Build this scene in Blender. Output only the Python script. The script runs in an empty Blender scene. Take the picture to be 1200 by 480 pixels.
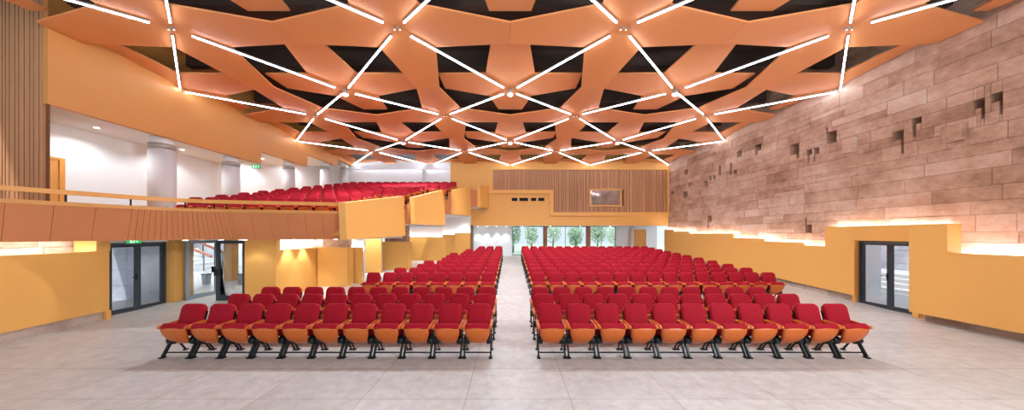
import bpy, bmesh, math, random
from mathutils import Vector, Matrix
random.seed(7)
SC = bpy.context.scene
COL = SC.collection

# ------------------------------------------------------------------ materials
def lin(c):
    r = []
    for v in c:
        v /= 255.0
        r.append(v / 12.92 if v <= 0.04045 else ((v + 0.055) / 1.055) ** 2.4)
    return (r[0], r[1], r[2], 1.0)

def mat(name, rgb, rough=0.6, metal=0.0, var=0.0, scale=3.0, bump=0.0, bscale=40.0, spec=0.5, stretch=(1, 1, 1)):
    m = bpy.data.materials.new(name); m.use_nodes = True
    nt = m.node_tree; b = nt.nodes['Principled BSDF']
    b.inputs['Base Color'].default_value = lin(rgb)
    b.inputs['Roughness'].default_value = rough
    b.inputs['Metallic'].default_value = metal
    b.inputs['Specular IOR Level'].default_value = spec
    tc = nt.nodes.new('ShaderNodeTexCoord'); mp = nt.nodes.new('ShaderNodeMapping')
    mp.inputs['Scale'].default_value = stretch
    nt.links.new(tc.outputs['Object'], mp.inputs['Vector'])
    if var > 0:
        n = nt.nodes.new('ShaderNodeTexNoise'); n.inputs['Scale'].default_value = scale
        n.inputs['Detail'].default_value = 5
        nt.links.new(mp.outputs['Vector'], n.inputs['Vector'])
        mx = nt.nodes.new('ShaderNodeMix'); mx.data_type = 'RGBA'
        c = lin(rgb)
        mx.inputs['A'].default_value = tuple(x * (1 - var) for x in c[:3]) + (1,)
        mx.inputs['B'].default_value = tuple(min(1, x * (1 + var)) for x in c[:3]) + (1,)
        nt.links.new(n.outputs['Fac'], mx.inputs['Factor'])
        nt.links.new(mx.outputs['Result'], b.inputs['Base Color'])
    if bump > 0:
        n2 = nt.nodes.new('ShaderNodeTexNoise'); n2.inputs['Scale'].default_value = bscale
        n2.inputs['Detail'].default_value = 4
        nt.links.new(mp.outputs['Vector'], n2.inputs['Vector'])
        bp = nt.nodes.new('ShaderNodeBump'); bp.inputs['Strength'].default_value = bump
        bp.inputs['Distance'].default_value = 0.02
        nt.links.new(n2.outputs['Fac'], bp.inputs['Height'])
        nt.links.new(bp.outputs['Normal'], b.inputs['Normal'])
    return m

def emis(name, rgb, strength):
    m = bpy.data.materials.new(name); m.use_nodes = True
    nt = m.node_tree; nt.nodes.clear()
    e = nt.nodes.new('ShaderNodeEmission'); o = nt.nodes.new('ShaderNodeOutputMaterial')
    e.inputs['Color'].default_value = lin(rgb); e.inputs['Strength'].default_value = strength
    nt.links.new(e.outputs[0], o.inputs[0]); return m

def glass_mat():
    m = bpy.data.materials.new('clear_glass'); m.use_nodes = True
    nt = m.node_tree; nt.nodes.clear()
    t = nt.nodes.new('ShaderNodeBsdfTransparent'); t.inputs[0].default_value = (0.93, 0.96, 0.98, 1)
    g = nt.nodes.new('ShaderNodeBsdfGlossy'); g.inputs['Roughness'].default_value = 0.02
    f = nt.nodes.new('ShaderNodeFresnel'); f.inputs[0].default_value = 1.45
    x = nt.nodes.new('ShaderNodeMixShader'); o = nt.nodes.new('ShaderNodeOutputMaterial')
    nt.links.new(f.outputs[0], x.inputs[0]); nt.links.new(t.outputs[0], x.inputs[1])
    nt.links.new(g.outputs[0], x.inputs[2]); nt.links.new(x.outputs[0], o.inputs[0])
    return m

def stone_mat(name, base, dark, light):
    """ashlar: each block has its own tone (face attribute), plus veins, stains and grain"""
    m = bpy.data.materials.new(name); m.use_nodes = True
    nt = m.node_tree; b = nt.nodes['Principled BSDF']; L = nt.links.new
    b.inputs['Roughness'].default_value = 0.85
    at = nt.nodes.new('ShaderNodeAttribute'); at.attribute_name = 'tone'
    tc = nt.nodes.new('ShaderNodeTexCoord')
    n = nt.nodes.new('ShaderNodeTexNoise'); n.inputs['Scale'].default_value = 0.8; n.inputs['Detail'].default_value = 8; n.inputs['Roughness'].default_value = 0.65
    mp = nt.nodes.new('ShaderNodeMapping'); mp.inputs['Scale'].default_value = (1, 1, 1.3)
    L(tc.outputs['Object'], mp.inputs['Vector']); L(mp.outputs['Vector'], n.inputs['Vector'])
    ad = nt.nodes.new('ShaderNodeMath'); ad.operation = 'MULTIPLY_ADD'
    nb = nt.nodes.new('ShaderNodeTexNoise'); nb.inputs['Scale'].default_value = 5.0; nb.inputs['Detail'].default_value = 10; nb.inputs['Roughness'].default_value = .7
    L(mp.outputs['Vector'], nb.inputs['Vector'])
    mn = nt.nodes.new('ShaderNodeMath'); mn.operation = 'MULTIPLY_ADD'; mn.inputs[1].default_value = .45; L(nb.outputs['Fac'], mn.inputs[0]); L(n.outputs['Fac'], mn.inputs[2])
    ad.inputs[1].default_value = 0.42; L(at.outputs['Fac'], ad.inputs[0])
    n_s = nt.nodes.new('ShaderNodeMath'); n_s.operation = 'MULTIPLY_ADD'; n_s.inputs[1].default_value = 1.7; n_s.inputs[2].default_value = -0.95
    L(mn.outputs[0], n_s.inputs[0]); L(n_s.outputs[0], ad.inputs[2])
    cr = nt.nodes.new('ShaderNodeValToRGB')
    cr.color_ramp.elements[0].position = 0.0; cr.color_ramp.elements[0].color = lin(dark)
    cr.color_ramp.elements[1].position = 1.0; cr.color_ramp.elements[1].color = lin(light)
    e = cr.color_ramp.elements.new(0.5); e.color = lin(base)
    L(ad.outputs[0], cr.inputs[0]); L(cr.outputs[0], b.inputs['Base Color'])
    n2 = nt.nodes.new('ShaderNodeTexNoise'); n2.inputs['Scale'].default_value = 18; n2.inputs['Detail'].default_value = 8
    L(tc.outputs['Object'], n2.inputs['Vector'])
    bp = nt.nodes.new('ShaderNodeBump'); bp.inputs['Strength'].default_value = 0.5; bp.inputs['Distance'].default_value = 0.03
    L(n2.outputs['Fac'], bp.inputs['Height']); L(bp.outputs['Normal'], b.inputs['Normal'])
    return m

def floor_mat():
    m = bpy.data.materials.new('pale_stone_tiles'); m.use_nodes = True
    nt = m.node_tree; b = nt.nodes['Principled BSDF']; L = nt.links.new
    b.inputs['Roughness'].default_value = 0.38
    tc = nt.nodes.new('ShaderNodeTexCoord'); mp = nt.nodes.new('ShaderNodeMapping')
    mp.inputs['Location'].default_value = (0.63, -4.34, 0)
    L(tc.outputs['Object'], mp.inputs['Vector'])
    br = nt.nodes.new('ShaderNodeTexBrick'); br.offset = 0.0; br.squash = 1.0
    br.inputs['Scale'].default_value = 1.0; br.inputs['Brick Width'].default_value = 1.48; br.inputs['Row Height'].default_value = 0.98
    br.inputs['Mortar Size'].default_value = 0.007; br.inputs['Mortar Smooth'].default_value = 0.2
    br.inputs['Color1'].default_value = lin((196, 192, 188)); br.inputs['Color2'].default_value = lin((206, 202, 198))
    br.inputs['Mortar'].default_value = lin((165, 152, 140))
    L(mp.outputs['Vector'], br.inputs['Vector'])
    n = nt.nodes.new('ShaderNodeTexNoise'); n.inputs['Scale'].default_value = 5; n.inputs['Detail'].default_value = 9; n.inputs['Roughness'].default_value = 0.7
    L(tc.outputs['Object'], n.inputs['Vector'])
    cr = nt.nodes.new('ShaderNodeValToRGB'); cr.color_ramp.elements[0].color = (0.74, 0.73, 0.72, 1); cr.color_ramp.elements[1].color = (1.08, 1.08, 1.08, 1)
    cr.color_ramp.elements[0].position = 0.3; cr.color_ramp.elements[1].position = 0.7
    L(n.outputs['Fac'], cr.inputs[0])
    mx = nt.nodes.new('ShaderNodeMix'); mx.data_type = 'RGBA'; mx.blend_type = 'MULTIPLY'; mx.inputs['Factor'].default_value = 1.0
    L(br.outputs['Color'], mx.inputs['A']); L(cr.outputs[0], mx.inputs['B']); L(mx.outputs['Result'], b.inputs['Base Color'])
    return m

M = {}
M['orange'] = mat('orange_ceiling_panel', (224, 146, 88), 0.62, var=0.05, scale=1.5)
M['front'] = mat('terracotta_balcony_panel', (204, 128, 78), 0.55, var=0.05, scale=1.5)
M['fascia'] = mat('ochre_fascia_panel', (212, 146, 74), 0.5, var=0.05, scale=1.2)
M['yellow'] = mat('yellow_wall_panel', (236, 176, 92), 0.5, var=0.05, scale=1.0, bump=0.03)
M['rail'] = mat('ochre_wood_rail', (226, 158, 76), 0.45, var=0.08, scale=6)
M['white'] = mat('white_plaster', (236, 238, 240), 0.8, var=0.02, scale=2)
M['column'] = mat('pale_column_plaster', (214, 208, 208), 0.6, var=0.03, scale=3)
M['slat'] = mat('brown_wood_slat', (190, 138, 96), 0.55, var=0.14, scale=2.2, stretch=(6, 6, 0.6))
M['slatback'] = mat('dark_wood_backing', (122, 82, 54), 0.7, var=0.1, scale=4)
M['wood'] = mat('orange_seat_wood', (200, 98, 34), 0.4, var=0.16, scale=9, stretch=(1, 1, 4))
M['red'] = mat('red_seat_fabric', (160, 6, 32), 0.75, var=0.09, scale=30, bump=0.25, bscale=350, spec=0.25)
M['black'] = mat('black_powder_metal', (20, 26, 26), 0.45, 0.3, var=0.1, scale=20)
M['greyframe'] = mat('dark_grey_door_metal', (66, 74, 82), 0.4, 0.4, var=0.05, scale=5)
M['lightframe'] = mat('light_grey_door_metal', (140, 148, 156), 0.4, 0.3, var=0.05, scale=5)
M['plenum'] = mat('dark_plenum', (82, 64, 54), 0.8, var=0.3, scale=1.0)
M['dark'] = mat('painted_hole_dark', (24, 20, 18), 0.9, var=0.2, scale=4)
M['glass'] = glass_mat()
M['stone'] = stone_mat('ashlar_stone', (200, 163, 138), (146, 108, 82), (228, 204, 186))
M['plinth'] = stone_mat('plinth_stone', (186, 164, 150), (150, 124, 108), (214, 196, 184))
M['outstone'] = stone_mat('grey_outdoor_stone', (190, 194, 206), (160, 164, 180), (222, 224, 232))
M['floor'] = floor_mat()
M['tube'] = emis('light_tube_glow', (226, 238, 255), 20.0)
M['led'] = emis('led_strip_glow', (240, 244, 255), 45.0)
M['lampglow'] = emis('spot_lens_glow', (240, 246, 255), 120.0)
M['down'] = emis('downlight_glow', (255, 244, 228), 18.0)
M['dimlens'] = emis('twin_lamp_lens', (255, 240, 220), 2.0)
M['led2'] = emis('added_cove_glow', (240, 246, 255), 9.0)
M['green'] = emis('exit_sign_green', (40, 190, 96), 0.9)
M['signwhite'] = emis('exit_sign_white', (215, 255, 226), 1.6)
M['leaf'] = mat('green_leaves', (156, 192, 154), 0.7, var=0.35, scale=3)
M['leaf2'] = mat('pale_green_leaves', (200, 220, 194), 0.7, var=0.35, scale=3)
M['bark'] = mat('grey_bark', (110, 96, 84), 0.9, var=0.2, scale=6)
M['brownpost'] = mat('brown_post', (168, 108, 80), 0.5, var=0.08, scale=4)
M['paving'] = mat('pale_paving', (214, 214, 214), 0.7, var=0.06, scale=2)
M['door'] = mat('honey_wood_door', (222, 158, 82), 0.45, var=0.1, scale=3, stretch=(6, 6, 0.7))
M['ivory'] = mat('steel_trim', (176, 174, 168), 0.4, 0.3, var=0.03)
M['brick'] = mat('red_brown_handrail', (178, 112, 88), 0.6, var=0.1)

# ------------------------------------------------------------------ mesh builder
class MB:
    def __init__(s): s.bm = bmesh.new(); s.tones = {}
    def face(s, pts, mi=0, smooth=False):
        f = s.bm.faces.new([s.bm.verts.new(Vector(p)) for p in pts]); f.material_index = mi; f.smooth = smooth; return f
    def hexa(s, lo, hi, mi=0):
        """lo, hi: matching loops (bottom, top)"""
        n = len(lo); a = [s.bm.verts.new(Vector(p)) for p in lo]; b = [s.bm.verts.new(Vector(p)) for p in hi]
        fs = [s.bm.faces.new(a[::-1]), s.bm.faces.new(b)]
        for i in range(n):
            fs.append(s.bm.faces.new((a[i], a[(i + 1) % n], b[(i + 1) % n], b[i])))
        for f in fs: f.material_index = mi
        return fs
    def box(s, x0, x1, y0, y1, z0, z1, mi=0):
        lo = [(x0, y0, z0), (x1, y0, z0), (x1, y1, z0), (x0, y1, z0)]
        return s.hexa(lo, [(p[0], p[1], z1) for p in lo], mi)
    def prism(s, poly, z0, z1, mi=0):
        return s.hexa([(p[0], p[1], z0) for p in poly], [(p[0], p[1], z1) for p in poly], mi)
    def bar(s, p0, p1, w, h, mi=0, up=(0, 0, 1)):
        p0, p1, up = Vector(p0), Vector(p1), Vector(up); d = (p1 - p0).normalized()
        sx = d.cross(up).normalized() * (w / 2); sz = sx.cross(d).normalized() * (h / 2)
        q = [-sx - sz, sx - sz, sx + sz, -sx + sz]
        return s.hexa([p0 + v for v in q], [p1 + v for v in q], mi)
    def cyl(s, p0, p1, r0, r1=None, n=16, mi=0, smooth=True, cap=True):
        if r1 is None: r1 = r0
        p0, p1 = Vector(p0), Vector(p1); d = (p1 - p0).normalized()
        a = d.orthogonal().normalized(); b = d.cross(a)
        A, B = [], []
        for i in range(n):
            t = 2 * math.pi * i / n; o = a * math.cos(t) + b * math.sin(t)
            A.append(s.bm.verts.new(p0 + o * r0)); B.append(s.bm.verts.new(p1 + o * r1))
        for i in range(n):
            f = s.bm.faces.new((A[i], A[(i + 1) % n], B[(i + 1) % n], B[i])); f.smooth = smooth; f.material_index = mi
        if cap:
            s.bm.faces.new(A[::-1]).material_index = mi; s.bm.faces.new(B).material_index = mi
    def pillow(s, c, ux, uy, w, h, t, r, bulge=0.012, mi=0, back=0.97):
        """a padded slab: rounded rectangle w x h in axes ux, uy, thickness t"""
        c, ux, uy = Vector(c), Vector(ux).normalized(), Vector(uy).normalized(); nz = ux.cross(uy)
        pts = []
        for (sx, sy, a0) in ((1, 1, 0), (-1, 1, 90), (-1, -1, 180), (1, -1, 270)):
            for k in range(5):
                a = math.radians(a0 + 22.5 * k)
                pts.append((sx * (w / 2 - r) + r * math.cos(a), sy * (h / 2 - r) + r * math.sin(a)))
        loops = []
        for (z, k) in ((-t / 2, back), (-t * 0.3, 1.0), (t * 0.22, 1.0), (t * 0.42, 0.965), (t * 0.5, 0.9), (t * 0.5 + bulge, 0.55)):
            loops.append([s.bm.verts.new(c + ux * (px * k) + uy * (py * (k if k > 0.6 else k)) + nz * z) for px, py in pts])
        n = len(pts)
        for A, B in zip(loops, loops[1:]):
            for i in range(n):
                f = s.bm.faces.new((A[i], A[(i + 1) % n], B[(i + 1) % n], B[i])); f.smooth = True; f.material_index = mi
        f = s.bm.faces.new(loops[0][::-1]); f.material_index = mi
        f = s.bm.faces.new(loops[-1]); f.smooth = True; f.material_index = mi
    def build(s, name, mats, parent=None, loc=None):
        if not isinstance(mats, (list, tuple)): mats = [mats]
        bmesh.ops.recalc_face_normals(s.bm, faces=s.bm.faces[:])
        me = bpy.data.meshes.new(name); s.bm.to_mesh(me); s.bm.free()
        for m in mats: me.materials.append(M[m] if isinstance(m, str) else m)
        o = bpy.data.objects.new(name, me); COL.objects.link(o)
        if loc: o.location = loc
        if parent: o.parent = parent
        return o

def tag(o, label=None, cat=None, group=None, kind=None):
    if label: o['label'] = label
    if cat: o['category'] = cat
    if group: o['group'] = group
    if kind: o['kind'] = kind
    return o
def struct(o, label, cat): return tag(o, label, cat, kind='structure')
def empty(name, loc, label, cat, group=None, kind=None, rz=0):
    o = bpy.data.objects.new(name, None); COL.objects.link(o); o.location = loc; o.rotation_euler = (0, 0, rz)
    o.empty_display_size = 0.1
    return tag(o, label, cat, group, kind)
def copy_tree(o, parent=None):
    c = o.copy(); COL.objects.link(c)
    if parent: c.parent = parent
    for ch in o.children: copy_tree(ch, c)
    return c
ORD = ['first', 'second', 'third', 'fourth', 'fifth', 'sixth', 'seventh', 'eighth', 'ninth', 'tenth', 'eleventh',
       'twelfth', 'thirteenth', 'fourteenth', 'fifteenth', 'sixteenth']

# ------------------------------------------------------------------ camera
CAM_H = 2.34
cam = bpy.data.cameras.new('camera'); co = bpy.data.objects.new('camera', cam); COL.objects.link(co)
co.location = (0, 0, CAM_H); co.rotation_euler = (math.radians(90), 0, 0)
cam.sensor_width = 36; cam.lens = 36 * 358 / 1200; cam.shift_x = 2 / 1200; cam.shift_y = 34 / 1200
cam.clip_start = 0.05; cam.clip_end = 300
SC.camera = co
SC.view_settings.view_transform = 'Standard'
try: SC.view_settings.look = 'None'
except Exception: pass
SC.view_settings.gamma = 1.0; SC.view_settings.use_curve_mapping = False
SC.view_settings.exposure = 0.27

# ------------------------------------------------------------------ ceiling lattice
S = 5.94                                  # spacing of the lattice
D0 = 1.352 * S                            # depth of the first row of crossings in view
WX0, WX1, WY1 = -11.80, 11.78, 22.85      # hall limits
def floor_z(y): return 0.0 if y < 9.4 else min((y - 9.4) * 0.055, 0.58)

def star(cx, cy, z0, slope, c=0.138, w=0.07, t=0.05, e=.4995):
    """a folded four-armed panel; slope = change of height per unit of S along an arm"""
    m = MB(); bm = m.bm
    def P(x, y): return Vector((cx + x * S, cy + y * S, z0 + slope * S * max(abs(x), abs(y))))
    lo, up = {}, {}
    keys = {'o': (0, 0), 'a': (c, c), 'b': (-c, c), 'c': (-c, -c), 'd': (c, -c),
            'e0': (e, -w), 'e1': (e, w), 'n0': (w, e), 'n1': (-w, e),
            'w0': (-e, w), 'w1': (-e, -w), 's0': (-w, -e), 's1': (w, -e)}
    for k, (x, y) in keys.items():
        p = P(x, y); lo[k] = bm.verts.new(p); up[k] = bm.verts.new(p + Vector((0, 0, t)))
    arms = (('o', 'd', 'e0', 'e1', 'a'), ('o', 'a', 'n0', 'n1', 'b'), ('o', 'b', 'w0', 'w1', 'c'), ('o', 'c', 's0', 's1', 'd'))
    for a in arms:
        bm.faces.new([lo[k] for k in a][::-1]); bm.faces.new([up[k] for k in a])
    ring = ['d', 'e0', 'e1', 'a', 'n0', 'n1', 'b', 'w0', 'w1', 'c', 's0', 's1']
    for k, l in zip(ring, ring[1:] + ring[:1]):
        bm.faces.new((lo[k], lo[l], up[l], up[k]))
    for co_, no in (((WX0, 0, 0), (-1, 0, 0)), ((WX1, 0, 0), (1, 0, 0)), ((0, WY1, 0), (0, 1, 0))):
        g = bm.verts[:] + bm.edges[:] + bm.faces[:]
        r = bmesh.ops.bisect_plane(bm, geom=g, plane_co=co_, plane_no=no, clear_outer=True)
        ed = [e for e in r['geom_cut'] if isinstance(e, bmesh.types.BMEdge)]
        if ed:
            try: bmesh.ops.contextual_create(bm, geom=ed)
            except Exception: pass
    return m

rows = [0, 1, 2]                           # crossing rows from the stage to the rear wall
rowname = {-1: 'row above stage edge', 0: 'nearest row', 1: 'middle row', 2: 'farthest row'}
colname = ['beside orange fascia', 'second from fascia', 'second from stone wall', 'beside stone wall']
for j in rows:
    for i in range(4):
        o = star((i - 1.5) * S, D0 + j * S, 7.80, -0.068).build('ceiling_star', 'orange')  # folded star panel of the suspended ceiling
        tag(o, 'orange folded star with tube crossing, %s, %s' % (rowname[j], colname[i]), 'ceiling panel', 'lower orange ceiling stars')
lrow = ['row above stage edge', 'nearest row', 'middle row', 'row at rear wall']
lcol = ['cut by orange fascia', 'one in from fascia', 'on centre line', 'one in from stone wall', 'cut by stone wall']
for j in range(4):
    for i in range(5):
        o = star((i - 2) * S, D0 + (j - 0.5) * S, 7.60, 0.092, w=.087, e=.415).build('ceiling_star', 'orange')
        tag(o, 'orange folded star at spotlight point, %s, %s' % (lrow[j], lcol[i]), 'ceiling panel', 'upper orange ceiling stars')

# light tubes: from every crossing to the four lamp points round it
SIDE = {(-1, -1): 'near arm toward fascia', (1, -1): 'near arm toward stone wall',
        (-1, 1): 'far arm toward fascia', (1, 1): 'far arm toward stone wall'}
for j in rows:
    for i in range(4):
        for (dx, dy), sn in SIDE.items():
            cx, cy = (i - 1.5) * S, D0 + j * S
            p0 = Vector((cx + dx * 0.045 * S, cy + dy * 0.045 * S, 7.70))
            e = 0.46 if not ((i == 0 and dx < 0) or (i == 3 and dx > 0) or (j == 2 and dy > 0)) else 0.485
            p1 = Vector((cx + dx * e * S, cy + dy * e * S, 7.48))
            root = empty('light_tube', (p0.x, p0.y, p0.z),
                         'light tube, %s, crossing %s, %s' % (sn, colname[i], rowname[j]), 'light tube', 'white light tubes of the ceiling')
            a, b = Vector((0, 0, 0)), p1 - p0
            h = MB(); h.bar(a + Vector((0, 0, .038)), b + Vector((0, 0, .038)), 0.05, 0.035)
            u = b.normalized()
            for f in (0.06, 0.94): h.cyl(a + b * f + Vector((0, 0, .045)), a + b * f + Vector((0, 0, .09 if f < .5 else .16)), 0.008, n=6)
            h.build('housing', 'ivory', root)
            g = MB(); g.bar(a + Vector((0, 0, .006)), b + Vector((0, 0, .006)), 0.032, 0.026); g.build('diffuser', 'tube', root)

# a pair of small lamp heads in the middle of every crossing
for j in rows:
    for i in range(4):
        root = empty('twin_lamp', ((i - 1.5) * S, D0 + j * S, 7.80), 'tiny twin lamp at the tube crossing %s, %s' % (colname[i], rowname[j]), 'lamp', 'tiny twin lamps at tube crossings')
        m = MB(); m.cyl((0, 0, -.05), (0, 0, .03), .018, n=8); m.box(-.09, .09, -.015, .015, -.06, -.04); m.build('bracket', 'ivory', root)
        for sx in (-1, 1):
            m = MB(); m.cyl((sx * .07, 0, -.10), (sx * .07, 0, -.05), .028, n=12); h = m.build('lamp_head', 'ivory', root)
            m = MB(); m.cyl((sx * .07, 0, -.105), (sx * .07, 0, -.10), .022, n=12); m.build('lens', 'dimlens', h)
# spotlights at the lamp points
for j in (1, 2):
    for i in (1, 2, 3):
        x, y = (i - 2) * S, D0 + (j - 0.5) * S
        root = empty('spotlight', (x, y, 7.36), 'small bright ceiling spotlight, %s, %s' % (['', 'nearer row', 'farther row'][j], lcol[i]), 'spotlight', 'ceiling spotlights')
        m = MB(); m.cyl((0, 0, 0.0), (0, 0, .16), 0.09, n=16); m.cyl((0, 0, .16), (0, 0, .25), 0.012, n=8); m.build('lamp_body', 'ivory', root)
        m = MB(); m.cyl((0, 0, -.03), (0, 0, 0), 0.075, 0.09, n=16); m.build('lens', 'lampglow', root)
        l = bpy.data.lights.new('spot_beam', 'SPOT'); l.energy = 1150 if (i, j) != (1, 2) else 850; l.spot_size = math.radians(150); l.spot_blend = 1.0; l.shadow_soft_size = 0.15; l.color = (.86, .93, 1)
        lo_ = bpy.data.objects.new('spot_beam', l); COL.objects.link(lo_); lo_.parent = root; lo_.location = (0, 0, -.06)

# dark plenum above the stars, with beams and a pipe run
m = MB(); m.box(-14.2, 12.6, -2.2, 23.6, 9.0, 9.2)
struct(m.build('ceiling', 'plenum'), 'dark upper ceiling seen through the gaps between orange stars', 'ceiling')
m = MB()
for k in range(8): m.box(-11.8, 11.8, 2.2 + k * 2.97, 2.42 + k * 2.97, 8.45, 9.0)
struct(m.build('trim_1', 'plenum'), 'dark beams above the orange ceiling stars', 'ceiling beams')

# ------------------------------------------------------------------ floor
m = MB()
X0, X1 = -24, 12.0
ys = [0.2, 9.4, 9.4 + 0.58 / 0.055, 27.0]
for a, b in zip(ys, ys[1:]):
    m.face([(X0, a, floor_z(a)), (X1, a, floor_z(a)), (X1, b, floor_z(b)), (X0, b, floor_z(b))])
bmesh.ops.remove_doubles(m.bm, verts=m.bm.verts[:], dist=1e-4)
g = bmesh.ops.extrude_face_region(m.bm, geom=m.bm.faces[:])
for v in g['geom']:
    if isinstance(v, bmesh.types.BMVert): v.co.z -= 0.25
struct(m.build('floor', 'floor'), 'pale stone tiled floor rising gently toward the back', 'floor')

# ------------------------------------------------------------------ stone walls (ashlar of irregular blocks)
def sub_rect(rs, h):
    out = []
    for (a, b, c, d) in rs:
        if h[1] <= a or h[0] >= b or h[3] <= c or h[2] >= d: out.append((a, b, c, d)); continue
        x0, x1 = max(a, h[0]), min(b, h[1])
        if a < h[0]: out.append((a, h[0], c, d))
        if b > h[1]: out.append((h[1], b, c, d))
        if c < h[2]: out.append((x0, x1, c, h[2]))
        if d > h[3]: out.append((x0, x1, h[3], d))
    return out

def ashlar(name, X, sgn, y0, y1, z0, z1, holes=(), niches=(), bosses=(), m_='stone', hmin=.26, hmax=.46, lmin=.5, lmax=1.9, seed=3, depth=0.5):
    """wall face in the plane x = X looking toward -sgn*x; niches are cut in, bosses stand out"""
    rnd = random.Random(seed); m = MB(); tone = []
    lay = m.bm.faces.layers.float.new('tone')
    def put(r, off, t, bev=0.006):
        a, b, c, d = r; f = X - sgn * off; g_ = 0.002
        if b - a < 0.02 or d - c < 0.02: return
        e = min(bev, (b - a) / 4, (d - c) / 4)
        q = [(f + sgn * .012, a + g_, c + g_), (f + sgn * .012, b - g_, c + g_), (f + sgn * .012, b - g_, d - g_), (f + sgn * .012, a + g_, d - g_)]
        p = [(f, a + g_ + e, c + g_ + e), (f, b - g_ - e, c + g_ + e), (f, b - g_ - e, d - g_ - e), (f, a + g_ + e, d - g_ - e)]
        k = [(X + sgn * depth, *v[1:]) for v in q]
        V = [[m.bm.verts.new(v) for v in L_] for L_ in (p, q, k)]
        fs = [m.bm.faces.new(V[0])]
        for A, B in zip(V, V[1:]):
            for i in range(4): fs.append(m.bm.faces.new((A[i], A[(i + 1) % 4], B[(i + 1) % 4], B[i])))
        for ff in fs: ff[lay] = t
    z = z0
    while z < z1 - 0.02:
        h = min(rnd.uniform(hmin, hmax), z1 - z)
        if z1 - z - h < 0.12: h = z1 - z
        y = y0 - rnd.uniform(0, lmin)
        while y < y1:
            l = rnd.uniform(lmin, lmax)
            split = [(max(y, y0), min(y + l, y1), z, z + h)]
            if rnd.random() < 0.10: # two thin stones in one course
                zz = z + h * rnd.uniform(.4, .6); split = [(max(y, y0), min(y + l, y1), z, zz), (max(y, y0), min(y + l, y1), zz, z + h)]
            for r in split:
                if r[1] - r[0] < 0.03: continue
                t = rnd.random(); off = rnd.uniform(0, 0.018)
                rs = [r]
                for h_ in list(holes) + list(niches) + list(bosses): rs = sub_rect(rs, h_)
                for q in rs: put(q, off, t)
            y += l
        z += h
    for b_ in bosses: put(b_, 0.17, rnd.uniform(.3, .6), 0.03)
    # near-black back face of each niche: its unlit depth put into the colour
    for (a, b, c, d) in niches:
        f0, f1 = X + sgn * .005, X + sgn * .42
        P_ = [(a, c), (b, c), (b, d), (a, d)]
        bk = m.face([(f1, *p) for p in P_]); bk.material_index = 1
    # solid core behind the blocks, with the openings left out
    core = [(y0, y1, z0, z1)]
    for h_ in holes: core = sub_rect(core, h_)
    for (a, b, c, d) in core:
        for f in m.box(min(X + sgn * .43, X + sgn * .6), max(X + sgn * .43, X + sgn * .6), a, b, c, d): f[lay] = .3
    return m.build(name, [m_, 'dark'])

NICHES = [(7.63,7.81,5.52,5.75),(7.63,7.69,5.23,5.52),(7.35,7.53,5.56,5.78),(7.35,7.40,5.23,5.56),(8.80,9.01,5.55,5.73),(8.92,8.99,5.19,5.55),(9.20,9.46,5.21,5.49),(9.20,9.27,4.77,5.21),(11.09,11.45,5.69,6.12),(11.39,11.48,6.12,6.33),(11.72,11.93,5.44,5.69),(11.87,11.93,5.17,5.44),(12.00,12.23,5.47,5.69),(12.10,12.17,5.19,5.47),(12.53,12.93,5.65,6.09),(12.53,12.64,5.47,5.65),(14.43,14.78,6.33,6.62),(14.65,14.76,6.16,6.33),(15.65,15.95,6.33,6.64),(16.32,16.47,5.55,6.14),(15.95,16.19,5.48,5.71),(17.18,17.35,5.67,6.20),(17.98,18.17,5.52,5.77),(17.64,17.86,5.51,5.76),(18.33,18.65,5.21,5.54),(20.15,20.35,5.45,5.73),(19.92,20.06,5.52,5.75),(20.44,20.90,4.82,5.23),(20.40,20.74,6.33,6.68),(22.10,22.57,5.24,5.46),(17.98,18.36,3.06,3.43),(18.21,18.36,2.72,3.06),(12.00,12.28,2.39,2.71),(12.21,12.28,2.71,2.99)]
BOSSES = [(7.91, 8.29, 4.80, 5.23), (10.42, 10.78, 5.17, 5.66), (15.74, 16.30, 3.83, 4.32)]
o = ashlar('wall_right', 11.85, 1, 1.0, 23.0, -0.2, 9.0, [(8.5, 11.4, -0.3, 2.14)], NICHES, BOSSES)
struct(o, 'tall wall of old tan stone blocks with dark put-log holes', 'wall')

# yellow panels standing before the stone wall, with LED strips hidden behind their tops
def panel(m, p0, p1, z0, z1, th, mi=0):
    """upright slab whose visible face runs p0 -> p1 (plan), thickness to the left of that direction"""
    a, b = Vector((*p0, 0)), Vector((*p1, 0)); d = (b - a).normalized(); n = Vector((-d.y, d.x, 0)) * th
    z0a, z0b = z0 if isinstance(z0, tuple) else (z0, z0); z1a, z1b = z1 if isinstance(z1, tuple) else (z1, z1)
    lo = [(a.x, a.y, z0a), (b.x, b.y, z0b), (b.x + n.x, b.y + n.y, z0b), (a.x + n.x, a.y + n.y, z0a)]
    hi = [(a.x, a.y, z1a), (b.x, b.y, z1b), (b.x + n.x, b.y + n.y, z1b), (a.x + n.x, a.y + n.y, z1a)]
    return m.hexa(lo, hi, mi)
m = MB()
pl = 0.23
panel(m, (11.22, 8.33), (11.22, 7.6), pl, 2.60, -.35); panel(m, (11.22, 7.6), (11.22, 1.0), pl, 1.86, -.35)
panel(m, (11.62, 10.25), (11.22, 8.33), 2.13, 2.60, -.12)
FAR = [(10.25, 11.2, 2.60), (11.2, 12.03, 1.90), (12.03, 13.9, 2.01), (13.9, 15.8, 2.14), (15.8, 19.7, 2.38), (19.7, 21.6, 2.52), (21.6, 22.9, 2.67)]
for a, b, z in FAR:
    panel(m, (11.62, b), (11.62, a), (floor_z(b) + pl, floor_z(a) + pl), z, -.08)
m.box(11.6, 11.82, 10.27, 10.37, 0, 2.16); m.box(11.35, 11.82, 8.5, 8.63, 0, 2.16); m.box(11.66, 11.84, 8.5, 10.37, 2.125, 2.2)
struct(m.build('trim_2', 'yellow'), 'stepped yellow wall panels in front of the stone wall', 'wall panel')
m = MB()
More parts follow.
